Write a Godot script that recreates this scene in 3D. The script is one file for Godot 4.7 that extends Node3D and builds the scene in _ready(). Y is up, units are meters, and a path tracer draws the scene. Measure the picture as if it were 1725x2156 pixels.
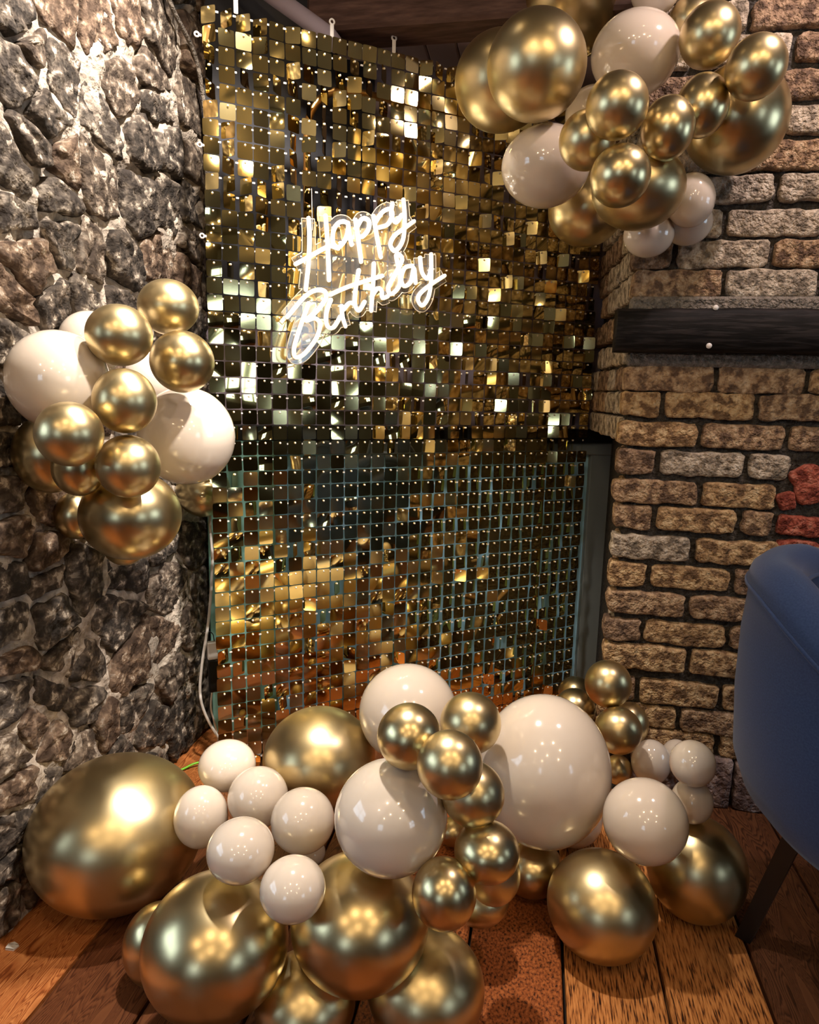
extends Node3D
# A room corner with a rubble wall, a gold sequin backdrop, a lit sign, balloon clusters and a brick chimney.

const PITCH := 0.0403
const SEQ_O := Vector3(-0.803, 1.931, -1.651)
const SEQ_U := Vector3(0.8139, 0.0, -0.5810)
const SEQ_N := Vector3(0.5810, 0.0, 0.8139)
const COLS := 30
const ROWS := 49
const WALL_X := -0.98
const BRICK_Z := -1.80

var M := {}
var rng := RandomNumberGenerator.new()
var taken := {}
var balloon_mesh: ArrayMesh
var knot_mesh: ArrayMesh

# kind, x, y, z, radius, height stretch, cluster, label
var BALLOONS := [
	["gold", -0.749, 1.224, -1.331, 0.060, 0.91, "L", "shiny gold balloon at the very top of the left wall cluster, beside the sequin panel"],
	["gold", -0.743, 1.153, -1.148, 0.057, 0.95, "L", "shiny gold balloon of the left cluster overlapping the top of its big left cream"],
	["gold", -0.700, 1.114, -1.290, 0.062, 0.98, "L", "shiny gold balloon in the left cluster directly under its topmost balloon, above the right cream"],
	["gold", -0.716, 1.038, -1.113, 0.054, 1.05, "L", "shiny gold balloon in the middle of the left cluster between the two big cream balloons"],
	["gold", -0.755, 0.984, -1.014, 0.053, 1.00, "L", "leftmost shiny small gold balloon of the left cluster, below the big left cream"],
	["gold", -0.713, 0.923, -1.110, 0.055, 1.02, "L", "shiny small gold balloon just above the largest gold one of the left cluster"],
	["gold", -0.819, 0.915, -1.119, 0.046, 1.12, "L", "gold balloon squeezed half hidden under two others on the lower left of the left cluster"],
	["cream", -0.860, 1.071, -1.134, 0.088, 1.02, "L", "big cream balloon at the far left of the left cluster with cyan window glint"],
	["cream", -0.919, 1.150, -1.318, 0.063, 1.03, "L", "half-hidden cream balloon peeping above the big left cream balloon against the stone wall"],
	["cream", -0.766, 0.957, -1.420, 0.105, 1.03, "L", "big cream balloon on the right of the left cluster, overlapping the sequin panel edge"],
	["gold", -0.917, 0.932, -1.173, 0.067, 1.12, "L", "large dull gold balloon behind the lower left of the left cluster, mostly hidden"],
	["gold", -0.781, 0.813, -1.217, 0.096, 0.92, "L", "largest gold balloon hanging at the bottom of the left wall cluster"],
	["gold", -0.939, 0.795, -1.266, 0.043, 1.16, "L", "small gold balloon behind the lower left side of the largest gold in the left cluster"],
	["gold", -0.883, 0.721, -1.347, 0.047, 1.03, "L", "gold balloon peeping out below everything else in the left cluster, reddish underneath"],
	["gold", -0.898, 0.786, -1.748, 0.073, 1.02, "L", "coppery gold balloon below the right-hand cream of the left cluster, tucked behind the sequins"],
	["cream", -0.923, 1.079, -1.547, 0.065, 1.04, "L", "shaded cream balloon deep in the heart of the left cluster behind the gold ones"],
	["gold", -0.040, 1.707, -1.513, 0.098, 1.01, "R", "large oval gold balloon at the front left of the upper right cluster"],
	["gold", -0.127, 1.778, -1.746, 0.106, 1.00, "R", "large gold balloon at the far left of the upper right cluster, half behind another"],
	["gold", 0.025, 2.019, -1.920, 0.120, 0.86, "R", "big dark gold balloon cut by the top of the picture above the upper right cluster"],
	["gold", -0.096, 2.119, -2.073, 0.037, 0.86, "R", "sliver of pale gold balloon at the top edge left of the big dark gold one"],
	["cream", 0.167, 1.808, -1.718, 0.095, 0.86, "R", "big cream balloon at the centre top of the upper right cluster between gold ones"],
	["cream", 0.205, 1.951, -1.761, 0.053, 0.86, "R", "cream balloon cut by the top edge of the picture behind the upper right cluster"],
	["gold", 0.302, 1.795, -1.628, 0.059, 1.01, "R", "front small gold balloon of the pair at the top right of the upper cluster"],
	["gold", 0.291, 1.897, -1.788, 0.052, 1.01, "R", "small gold balloon mostly hidden behind the top right pair of the upper right cluster"],
	["gold", 0.358, 1.666, -1.471, 0.053, 1.03, "R", "rightmost small gold balloon of the upper right cluster, against the pale brick wall"],
	["gold", 0.282, 1.628, -1.533, 0.050, 1.16, "R", "small dark gold balloon in the upper right cluster between the cream and the giant gold"],
	["gold", 0.110, 1.582, -1.390, 0.055, 1.02, "R", "bright small gold balloon before the big upper cream, centre of the upper cluster"],
	["gold", 0.211, 1.566, -1.463, 0.049, 1.16, "R", "small gold balloon right of the upper cluster centre with another reflected on its side"],
	["gold", 0.065, 1.553, -1.470, 0.054, 1.01, "R", "small gold balloon overlapping the cream balloon at the left of the upper right cluster"],
	["gold", 0.125, 1.466, -1.399, 0.054, 1.01, "R", "small gold balloon before a larger gold one at the bottom of the upper cluster"],
	["gold", 0.177, 1.487, -1.561, 0.093, 0.86, "R", "medium gold balloon behind the small front gold at the bottom of the upper right cluster"],
	["cream", -0.013, 1.553, -1.621, 0.095, 0.87, "R", "large cream balloon low on the left of the upper cluster, lit peach by the sequins"],
	["gold", 0.089, 1.514, -1.828, 0.092, 0.93, "R", "large matt gold balloon hanging lowest on the left of the upper cluster before the sequins"],
	["gold", 0.376, 1.647, -1.667, 0.104, 1.03, "R", "giant gold balloon at the right of the upper right cluster pressed to the brick wall"],
	["cream", 0.298, 1.486, -1.655, 0.050, 1.11, "R", "upper one of the three small cream balloons under the right side of the upper cluster"],
	["cream", 0.313, 1.462, -1.748, 0.054, 0.93, "R", "small cream balloon half hidden below another under the upper right cluster"],
	["cream", 0.222, 1.425, -1.694, 0.055, 0.88, "R", "lowest small cream balloon hanging left of two others under the upper right cluster"],
	["cream", 0.095, 1.760, -1.914, 0.069, 0.96, "R", "shaded cream balloon deep inside the upper right cluster between large gold and big cream"],
	["gold", -0.812, 0.154, -1.166, 0.173, 0.86, "B", "biggest gold balloon lying against the stone wall at the left of the floor garland"],
	["cream", -0.620, 0.261, -1.280, 0.061, 0.86, "B", "small cream balloon at the top of the cluster of six by the sequin panel foot"],
	["cream", -0.512, 0.256, -1.191, 0.060, 0.98, "B", "central small cream balloon of the cluster of six beside a big reflective gold"],
	["cream", -0.616, 0.223, -1.152, 0.053, 1.15, "B", "small cream balloon at the left of the cluster of six, touching the biggest gold balloon"],
	["cream", -0.396, 0.263, -1.128, 0.060, 0.98, "B", "small cream balloon right in the cluster of six, next to the large bluish cream"],
	["cream", -0.427, 0.342, -0.922, 0.053, 0.90, "B", "small cream balloon lower centre of the cluster of six, over two big gold balloons"],
	["cream", -0.329, 0.314, -0.891, 0.050, 0.92, "B", "lowest small cream balloon of the cluster of six, between two big gold floor balloons"],
	["gold", -0.442, 0.247, -1.373, 0.126, 0.90, "B", "large gold balloon standing before the sequins that mirrors the small cream balloons"],
	["cream", -0.247, 0.369, -1.400, 0.108, 0.97, "B", "large cream balloon behind two small gold ones in front of the sequin panel foot"],
	["cream", -0.196, 0.398, -0.978, 0.090, 0.98, "B", "large bluish-lit cream balloon at the centre front of the floor garland"],
	["gold", -0.170, 0.538, -0.980, 0.050, 1.01, "B", "small gold balloon at the left of the trio in front of the rear cream balloon"],
	["gold", -0.098, 0.427, -1.266, 0.060, 0.99, "B", "small gold balloon right in the trio between the rear cream and huge cream"],
	["gold", -0.099, 0.532, -0.922, 0.048, 1.02, "B", "small gold balloon at the front of the trio, above the bluish cream balloon"],
	["gold", -0.068, 0.450, -0.986, 0.049, 1.00, "B", "small gold balloon tucked below the trio, against the side of the huge cream balloon"],
	["gold", -0.041, 0.376, -0.956, 0.050, 0.88, "B", "small gold balloon low on the gold string, just below left of the huge cream balloon"],
	["gold", -0.099, 0.332, -0.908, 0.048, 1.07, "B", "small gold balloon at the lower end of the gold string beside the bluish cream"],
	["gold", -0.032, 0.261, -1.060, 0.045, 1.16, "B", "half-hidden gold balloon just under the lowest right balloon of the gold string"],
	["gold", -0.060, 0.127, -1.165, 0.055, 0.86, "B", "mostly hidden gold balloon at the very bottom of the gold string above bare floorboards"],
	["cream", 0.053, 0.280, -1.379, 0.139, 1.16, "B", "huge egg-shaped cream balloon in the middle of the floor garland with a window reflection"],
	["cream", 0.134, 0.069, -1.554, 0.070, 0.98, "B", "cream balloon peeping out below the right underside of the huge cream balloon"],
	["cream", 0.241, 0.275, -1.250, 0.078, 0.99, "B", "medium cream balloon on top of the gold ones at the right of the floor garland"],
	["gold", 0.211, 0.351, -1.707, 0.058, 1.03, "B", "topmost small gold balloon of the bunch beside the brick chimney foot"],
	["gold", 0.235, 0.259, -1.644, 0.057, 1.01, "B", "small gold balloon just under the topmost one in the bunch by the brick chimney"],
	["gold", 0.147, 0.198, -1.875, 0.057, 0.99, "B", "small gold balloon between the huge cream balloon and the bunch by the chimney"],
	["gold", 0.170, 0.104, -2.200, 0.055, 0.96, "B", "small gold balloon furthest back at the foot of the sequin panel near the grey post"],
	["gold", 0.277, 0.224, -1.759, 0.050, 1.16, "B", "small gold balloon behind the bunch, close to the bricks"],
	["gold", 0.253, 0.116, -1.715, 0.035, 1.10, "B", "small dark gold balloon in the shade beneath the bunch by the chimney"],
	["cream", 0.331, 0.150, -1.711, 0.049, 1.16, "B", "small cream balloon at the left of the cream group before the brick wall plinth"],
	["cream", 0.341, 0.348, -1.353, 0.044, 1.03, "B", "small cream balloon at the top right of the cream group, nearest the blue chair"],
	["cream", 0.403, 0.147, -1.763, 0.038, 1.13, "B", "small cream balloon peeping between two others in the group by the brick plinth"],
	["cream", 0.351, 0.257, -1.368, 0.041, 1.08, "B", "small cream balloon at the bottom right of the cream group above a big gold one"],
	["gold", 0.172, 0.097, -1.235, 0.104, 0.94, "B", "large gold balloon standing alone on the boards at the right front, under the medium cream"],
	["gold", 0.374, 0.106, -1.372, 0.099, 1.07, "B", "large gold balloon at the far right of the floor garland beside the chair leg"],
	["gold", 0.039, 0.058, -1.367, 0.068, 0.86, "B", "dark gold balloon in the shade below the huge cream balloon"],
	["gold", -0.469, 0.172, -0.913, 0.117, 0.92, "B", "large gold balloon at the left front of the floor garland, under the cluster of six"],
	["gold", -0.621, 0.073, -0.994, 0.063, 1.16, "B", "dark gold balloon mostly hidden behind the large left front gold on the floorboards"],
	["gold", -0.243, 0.208, -0.971, 0.113, 0.90, "B", "large gold balloon at the centre front of the floor garland, right of lowest small cream"],
	["gold", -0.133, 0.088, -0.990, 0.098, 0.86, "B", "large gold balloon at the bottom edge of the picture right of centre"],
	["gold", -0.324, 0.075, -0.933, 0.082, 0.86, "B", "large gold balloon at the bottom edge of the picture, sunk between two bigger gold ones"],
	["gold", -0.145, 0.034, -1.486, 0.035, 0.96, "B", "small gold balloon with its open neck showing beside the bluish cream balloon"],
	["cream", -0.454, 0.030, -1.348, 0.033, 0.91, "B", "small cream balloon hidden behind the cluster of six in a dark gap"],
]
# strokes of the lit lettering on the backdrop plane (metres right and down of its top left pin)
var NEON := [
	[Vector2(0.224, 0.444), Vector2(0.226, 0.485), Vector2(0.224, 0.546), Vector2(0.216, 0.616)],
	[Vector2(0.268, 0.433), Vector2(0.274, 0.502), Vector2(0.278, 0.587)],
	[Vector2(0.190, 0.557), Vector2(0.234, 0.530), Vector2(0.278, 0.505), Vector2(0.302, 0.506), Vector2(0.323, 0.480), Vector2(0.328, 0.446), Vector2(0.307, 0.443), Vector2(0.290, 0.464), Vector2(0.288, 0.495), Vector2(0.302, 0.508)],
	[Vector2(0.328, 0.443), Vector2(0.332, 0.471), Vector2(0.338, 0.495)],
	[Vector2(0.348, 0.433), Vector2(0.355, 0.471), Vector2(0.365, 0.534)],
	[Vector2(0.351, 0.454), Vector2(0.367, 0.428), Vector2(0.385, 0.431), Vector2(0.384, 0.453), Vector2(0.368, 0.472), Vector2(0.356, 0.472)],
	[Vector2(0.398, 0.418), Vector2(0.408, 0.465), Vector2(0.420, 0.517)],
	[Vector2(0.401, 0.437), Vector2(0.422, 0.406), Vector2(0.443, 0.395), Vector2(0.451, 0.408), Vector2(0.439, 0.433), Vector2(0.414, 0.444)],
	[Vector2(0.451, 0.380), Vector2(0.448, 0.409), Vector2(0.462, 0.426), Vector2(0.478, 0.405)],
	[Vector2(0.482, 0.367), Vector2(0.487, 0.413), Vector2(0.483, 0.468), Vector2(0.462, 0.497), Vector2(0.447, 0.484), Vector2(0.459, 0.459), Vector2(0.489, 0.436), Vector2(0.514, 0.417)],
	[Vector2(0.167, 0.687), Vector2(0.213, 0.634), Vector2(0.243, 0.615), Vector2(0.266, 0.616), Vector2(0.269, 0.633), Vector2(0.246, 0.666), Vector2(0.214, 0.693), Vector2(0.240, 0.685), Vector2(0.254, 0.700), Vector2(0.243, 0.736), Vector2(0.212, 0.775), Vector2(0.190, 0.785), Vector2(0.184, 0.770), Vector2(0.194, 0.730), Vector2(0.223, 0.649)],
	[Vector2(0.283, 0.636), Vector2(0.271, 0.670), Vector2(0.273, 0.702), Vector2(0.290, 0.705), Vector2(0.309, 0.676)],
	[Vector2(0.312, 0.649), Vector2(0.315, 0.676), Vector2(0.323, 0.700)],
	[Vector2(0.318, 0.658), Vector2(0.334, 0.640), Vector2(0.347, 0.643)],
	[Vector2(0.283, 0.622), Vector2(0.327, 0.601), Vector2(0.379, 0.581), Vector2(0.425, 0.564)],
	[Vector2(0.359, 0.556), Vector2(0.351, 0.600), Vector2(0.349, 0.642), Vector2(0.360, 0.658), Vector2(0.376, 0.634)],
	[Vector2(0.401, 0.535), Vector2(0.399, 0.588), Vector2(0.395, 0.656)],
	[Vector2(0.396, 0.620), Vector2(0.412, 0.597), Vector2(0.424, 0.603), Vector2(0.426, 0.621), Vector2(0.442, 0.615)],
	[Vector2(0.472, 0.505), Vector2(0.482, 0.518), Vector2(0.461, 0.559), Vector2(0.443, 0.593), Vector2(0.451, 0.609), Vector2(0.472, 0.591), Vector2(0.478, 0.563), Vector2(0.464, 0.508), Vector2(0.472, 0.505)],
	[Vector2(0.512, 0.530), Vector2(0.490, 0.538), Vector2(0.480, 0.566), Vector2(0.489, 0.585), Vector2(0.509, 0.572), Vector2(0.517, 0.536), Vector2(0.523, 0.574)],
	[Vector2(0.535, 0.507), Vector2(0.542, 0.546), Vector2(0.560, 0.559), Vector2(0.569, 0.531)],
	[Vector2(0.568, 0.495), Vector2(0.570, 0.558), Vector2(0.563, 0.608), Vector2(0.544, 0.632), Vector2(0.531, 0.613), Vector2(0.552, 0.587), Vector2(0.611, 0.547)],
]
# rubble wall: stone centres (z, y) and half sizes
var STONES := [Vector3(-1.234, 1.720, 0.030), Vector3(-1.486, 1.821, 0.032), Vector3(-1.594, 1.912, 0.034), Vector3(-1.743, 1.938, 0.075), Vector3(-1.888, 1.953, 0.044), Vector3(-1.266, 1.683, 0.031), Vector3(-1.236, 1.621, 0.033), Vector3(-1.330, 1.669, 0.032), Vector3(-1.547, 1.726, 0.050), Vector3(-1.706, 1.814, 0.040), Vector3(-1.719, 1.757, 0.041), Vector3(-1.882, 1.821, 0.056), Vector3(-1.292, 1.577, 0.040), Vector3(-1.482, 1.636, 0.036), Vector3(-1.622, 1.639, 0.039), Vector3(-1.758, 1.667, 0.049), Vector3(-1.896, 1.675, 0.045), Vector3(-1.264, 1.512, 0.029), Vector3(-1.336, 1.513, 0.033), Vector3(-1.455, 1.514, 0.051), Vector3(-1.619, 1.499, 0.050), Vector3(-1.744, 1.537, 0.042), Vector3(-1.862, 1.548, 0.053), Vector3(-1.203, 1.439, 0.030), Vector3(-1.310, 1.428, 0.038), Vector3(-1.199, 1.375, 0.031), Vector3(-1.322, 1.359, 0.042), Vector3(-1.227, 1.287, 0.053), Vector3(-1.411, 1.334, 0.042), Vector3(-1.535, 1.336, 0.042), Vector3(-1.691, 1.374, 0.052), Vector3(-1.870, 1.463, 0.046), Vector3(-1.841, 1.357, 0.053), Vector3(-1.274, 1.232, 0.038), Vector3(-1.182, 1.211, 0.031), Vector3(-1.387, 1.247, 0.035), Vector3(-1.516, 1.242, 0.045), Vector3(-1.683, 1.262, 0.049), Vector3(-1.163, 1.140, 0.031), Vector3(-1.206, 1.071, 0.043), Vector3(-1.306, 1.112, 0.040), Vector3(-1.436, 1.139, 0.049), Vector3(-1.609, 1.150, 0.055), Vector3(-1.827, 1.215, 0.061), Vector3(-1.904, 1.114, 0.048), Vector3(-1.139, 1.017, 0.031), Vector3(-1.225, 0.997, 0.038), Vector3(-1.374, 1.013, 0.048), Vector3(-1.578, 1.021, 0.054), Vector3(-1.813, 1.006, 0.062), Vector3(-1.131, 0.938, 0.036), Vector3(-1.230, 0.911, 0.044), Vector3(-1.363, 0.889, 0.048), Vector3(-1.547, 0.894, 0.061), Vector3(-1.778, 0.874, 0.061), Vector3(-1.922, 0.919, 0.049), Vector3(-1.129, 0.867, 0.031), Vector3(-1.222, 0.825, 0.044), Vector3(-1.388, 0.789, 0.050), Vector3(-1.624, 0.763, 0.050), Vector3(-1.852, 0.742, 0.056), Vector3(-1.138, 0.768, 0.037), Vector3(-1.201, 0.731, 0.042), Vector3(-1.493, 0.725, 0.047), Vector3(-1.678, 0.696, 0.044), Vector3(-1.831, 0.632, 0.048), Vector3(-1.118, 0.698, 0.031), Vector3(-1.212, 0.653, 0.039), Vector3(-1.316, 0.640, 0.051), Vector3(-1.465, 0.618, 0.036), Vector3(-1.706, 0.495, 0.057), Vector3(-1.878, 0.430, 0.050), Vector3(-1.120, 0.597, 0.043), Vector3(-1.219, 0.579, 0.063), Vector3(-1.421, 0.504, 0.062), Vector3(-1.787, 0.373, 0.048), Vector3(-1.121, 0.539, 0.032), Vector3(-1.241, 0.498, 0.047), Vector3(-1.332, 0.440, 0.044), Vector3(-1.485, 0.373, 0.065), Vector3(-1.655, 0.381, 0.049), Vector3(-1.685, 0.265, 0.050), Vector3(-1.100, 0.459, 0.037), Vector3(-1.190, 0.423, 0.034), Vector3(-1.296, 0.359, 0.037), Vector3(-1.480, 0.258, 0.049), Vector3(-1.387, 0.255, 0.039), Vector3(-1.567, 0.158, 0.051), Vector3(-1.144, 0.377, 0.042), Vector3(-1.200, 0.305, 0.035), Vector3(-1.088, 0.345, 0.038), Vector3(-1.280, 0.240, 0.037), Vector3(-1.730, 0.143, 0.048), Vector3(-1.088, 0.274, 0.043), Vector3(-1.165, 0.238, 0.034), Vector3(-1.250, 0.176, 0.037), Vector3(-1.068, 0.204, 0.043), Vector3(-1.067, 0.132, 0.033), Vector3(-1.106, 0.060, 0.034), Vector3(-1.044, 0.066, 0.032), Vector3(-1.143, 0.088, 0.040), Vector3(-1.184, 0.138, 0.035), Vector3(-1.407, 0.157, 0.047), Vector3(-1.526, 0.064, 0.043), Vector3(-1.418, 0.049, 0.048), Vector3(-1.289, 0.056, 0.044), Vector3(-1.235, 0.010, 0.037)]

# ---------------------------------------------------------------- helpers
func numbered(called: String) -> String:
	if not taken.has(called):
		taken[called] = 0
		return called
	taken[called] += 1
	return "%s_%03d" % [called, taken[called]]

func tag(o: Node, label := "", category := "", group := "", kind := "") -> Node:
	if label: o.set_meta("label", label)
	if category: o.set_meta("category", category)
	if group: o.set_meta("group", group)
	if kind: o.set_meta("kind", kind)
	return o

func base(called: String, at := Vector3.ZERO) -> Node3D:
	var o := Node3D.new()
	o.name = numbered(called)
	o.position = at
	add_child(o)
	return o

func obj(called: String, mesh: Mesh, mat: Material, parent: Node = null, xf := Transform3D.IDENTITY) -> MeshInstance3D:
	var o := MeshInstance3D.new()
	o.mesh = mesh
	o.material_override = mat
	o.transform = xf
	o.cast_shadow = GeometryInstance3D.SHADOW_CASTING_SETTING_ON
	if parent == null:
		o.name = numbered(called)
		add_child(o, true)
	else:
		o.name = called
		parent.add_child(o, true)
	return o

func new_st() -> SurfaceTool:
	var st := SurfaceTool.new()
	st.begin(Mesh.PRIMITIVE_TRIANGLES)
	return st

func quad(st: SurfaceTool, a: Vector3, b: Vector3, c: Vector3, d: Vector3) -> void:
	# a b c d run clockwise as seen from the front
	for p in [a, b, c, a, c, d]:
		st.add_vertex(p)

func done(st: SurfaceTool, smooth := false) -> ArrayMesh:
	if smooth:
		st.index()
	st.generate_normals()
	return st.commit()

func box_into(st: SurfaceTool, lo: Vector3, hi: Vector3, bev := 0.0) -> void:
	# a box whose twelve edges are chamfered
	var c := (lo + hi) * 0.5
	var h := (hi - lo) * 0.5
	var b: float = minf(bev, minf(h.x, minf(h.y, h.z)) * 0.9)
	st.set_smooth_group(-1)
	for ax in 3:
		for s in [-1.0, 1.0]:
			var u := Vector3.ZERO
			var v := Vector3.ZERO
			var n := Vector3.ZERO
			n[ax] = s
			u[(ax + 1) % 3] = 1.0
			v[(ax + 2) % 3] = 1.0
			var hu: float = h[(ax + 1) % 3] - b
			var hv: float = h[(ax + 2) % 3] - b
			var o: Vector3 = c + n * h[ax]
			var p := [o - u * hu - v * hv, o + u * hu - v * hv, o + u * hu + v * hv, o - u * hu + v * hv]
			if s > 0: p.reverse()
			quad(st, p[0], p[1], p[2], p[3])
			if b > 0.0:
				# chamfers shared with the next axis
				for t in [-1.0, 1.0]:
					var e: Vector3 = c + n * (h[ax] - b) + u * t * h[(ax + 1) % 3]
					var f: Vector3 = c + n * h[ax] + u * t * hu
					var q := [f - v * hv, f + v * hv, e + v * hv, e - v * hv]
					if s * t < 0: q.reverse()
					quad(st, q[3], q[2], q[1], q[0])
	if b > 0.0:
		for sx in [-1.0, 1.0]:
			for sy in [-1.0, 1.0]:
				for sz in [-1.0, 1.0]:
					var s3 := Vector3(sx, sy, sz)
					var px := c + s3 * Vector3(h.x, h.y - b, h.z - b)
					var py := c + s3 * Vector3(h.x - b, h.y, h.z - b)
					var pz := c + s3 * Vector3(h.x - b, h.y - b, h.z)
					var tri := [px, py, pz] if sx * sy * sz < 0 else [px, pz, py]
					for p in tri: st.add_vertex(p)

func box(lo: Vector3, hi: Vector3, bev := 0.0) -> ArrayMesh:
	var st := new_st()
	box_into(st, lo, hi, bev)
	return done(st)

func tube_into(st: SurfaceTool, pts: Array, r: float, sides := 10, close := false) -> void:
	var n := pts.size()
	var rings := []
	var up := Vector3.UP
	var prev := Vector3.ZERO
	for i in n:
		var a: Vector3 = pts[(i - 1 + n) % n] if close else pts[maxi(i - 1, 0)]
		var b: Vector3 = pts[(i + 1) % n] if close else pts[mini(i + 1, n - 1)]
		var d := (b - a).normalized()
		var s: Vector3
		if i == 0:
			s = d.cross(up)
			if s.length() < 0.05: s = d.cross(Vector3.RIGHT)
		else:
			s = prev - d * prev.dot(d)
		s = s.normalized()
		prev = s
		var t := d.cross(s)
		var ring := []
		for k in sides:
			var w := TAU * k / sides
			ring.append(pts[i] + (s * cos(w) + t * sin(w)) * r)
		rings.append(ring)
	st.set_smooth_group(0)
	for i in (n if close else n - 1):
		var A: Array = rings[i]
		var B: Array = rings[(i + 1) % n]
		for k in sides:
			var l := (k + 1) % sides
			quad(st, A[k], A[l], B[l], B[k])
	if not close:
		for e in [0, n - 1]:
			# rounded ends
			var d: Vector3 = (pts[0] - pts[1]).normalized() if e == 0 else (pts[n - 1] - pts[n - 2]).normalized()
			var R: Array = rings[e]
			var c: Vector3 = pts[e]
			var R2 := []
			for k in sides: R2.append(c + (R[k] - c) * 0.7 + d * r * 0.7)
			for k in sides:
				var l := (k + 1) % sides
				if e == 0:
					quad(st, R[l], R[k], R2[k], R2[l])
					for p in [R2[l], R2[k], c + d * r]: st.add_vertex(p)
				else:
					quad(st, R[k], R[l], R2[l], R2[k])
					for p in [R2[k], R2[l], c + d * r]: st.add_vertex(p)

func tube(pts: Array, r: float, sides := 10, close := false) -> ArrayMesh:
	var st := new_st()
	tube_into(st, pts, r, sides, close)
	return done(st, true)

func curve_through(pts: Array, step := 0.01) -> Array:
	# a smooth line through the points (Catmull-Rom)
	var out := []
	var n := pts.size()
	for i in n - 1:
		var p0: Vector3 = pts[maxi(i - 1, 0)]
		var p1: Vector3 = pts[i]
		var p2: Vector3 = pts[i + 1]
		var p3: Vector3 = pts[mini(i + 2, n - 1)]
		var k: int = maxi(2, int(ceil(p1.distance_to(p2) / step)))
		for j in k:
			out.append(p1.cubic_interpolate(p2, p0, p3, float(j) / k))
	out.append(pts[n - 1])
	return out

func lathe(profile: Array, sides := 32) -> ArrayMesh:
	# profile: Vector2(radius, height) from the top down
	var st := new_st()
	st.set_smooth_group(0)
	for i in profile.size() - 1:
		var a: Vector2 = profile[i]
		var b: Vector2 = profile[i + 1]
		for k in sides:
			var w := TAU * k / sides
			var v := TAU * ((k + 1) % sides) / sides
			var A := Vector3(cos(w) * a.x, a.y, sin(w) * a.x)
			var B := Vector3(cos(v) * a.x, a.y, sin(v) * a.x)
			var Cc := Vector3(cos(v) * b.x, b.y, sin(v) * b.x)
			var D := Vector3(cos(w) * b.x, b.y, sin(w) * b.x)
			if a.x < 1e-6:
				for p in [A, Cc, D]: st.add_vertex(p)
			elif b.x < 1e-6:
				for p in [A, B, D]: st.add_vertex(p)
			else:
				quad(st, A, B, Cc, D)
	return done(st, true)

func noise_tex(freq: float, ramp: Array, seed_ := 1, octaves := 4, type := FastNoiseLite.TYPE_SIMPLEX_SMOOTH, size := 512, warp := 0.0) -> NoiseTexture2D:
	var n := FastNoiseLite.new()
	n.noise_type = type
	n.seed = seed_
	n.frequency = freq
	n.fractal_octaves = octaves
	n.fractal_gain = 0.6
	if warp > 0.0:
		n.domain_warp_enabled = true
		n.domain_warp_amplitude = warp
		n.domain_warp_frequency = freq * 0.6
	var t := NoiseTexture2D.new()
	t.width = size
	t.height = size
	t.seamless = true
	t.noise = n
	if ramp.size():
		var g := Gradient.new()
		var offs := PackedFloat32Array()
		var cols := PackedColorArray()
		for r in ramp:
			offs.append(r[0])
			cols.append(r[1])
		g.offsets = offs
		g.colors = cols
		t.color_ramp = g
	return t

func mat(color: Color, rough := 0.6, metal := 0.0) -> StandardMaterial3D:
	var m := StandardMaterial3D.new()
	m.albedo_color = color
	m.roughness = rough
	m.metallic = metal
	return m

func tri_mat(tex: Texture2D, scale: Vector3, rough := 0.8, height: Texture2D = null, relief := 0.0, tint := Color.WHITE) -> StandardMaterial3D:
	var m := mat(tint, rough)
	m.albedo_texture = tex
	m.uv1_triplanar = true
	m.uv1_world_triplanar = true
	m.uv1_scale = scale
	m.metallic_specular = 0.25
	if height:
		m.heightmap_enabled = true
		m.heightmap_texture = height
		m.heightmap_scale = relief
	return m

func c8(r: int, g: int, b: int) -> Color:
	return Color(r / 255.0, g / 255.0, b / 255.0)

# ---------------------------------------------------------------- ready
func _ready() -> void:
	rng.seed = 7
	camera_and_light()
	make_materials()
	room()
	stone_wall()
	chimney()
	alcove()
	backdrop()
	neon_sign()
	balloons()
	chair()
	small_things()

func camera_and_light() -> void:
	var cam := Camera3D.new()
	cam.name = "camera"
	cam.fov = 73.33
	cam.keep_aspect = Camera3D.KEEP_HEIGHT
	cam.near = 0.02
	cam.far = 60.0
	cam.transform = Transform3D(Basis(Vector3(0.98288, 0.02341, -0.18274), Vector3(-0.05390, 0.98504, -0.16367), Vector3(0.17618, 0.17072, 0.96944)).orthonormalized(), Vector3(0, 1.064, 0))
	add_child(cam)
	cam.current = true
	var we := WorldEnvironment.new()
	we.name = "environment"
	var e := Environment.new()
	e.background_mode = Environment.BG_COLOR
	e.background_color = c8(202, 230, 255)
	e.background_energy_multiplier = SKY_ENERGY
	e.tonemap_mode = Environment.TONE_MAPPER_LINEAR
	e.tonemap_exposure = EXPOSURE
	e.sdfgi_enabled = true
	e.ssao_enabled = true
	e.ssil_enabled = true
	we.environment = e
	add_child(we)

const SKY_ENERGY := 8.0
const EXPOSURE := 0.86
const WARM := Color(1.0, 0.86, 0.68)
const COOL := Color(1.0, 0.95, 0.90)

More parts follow.
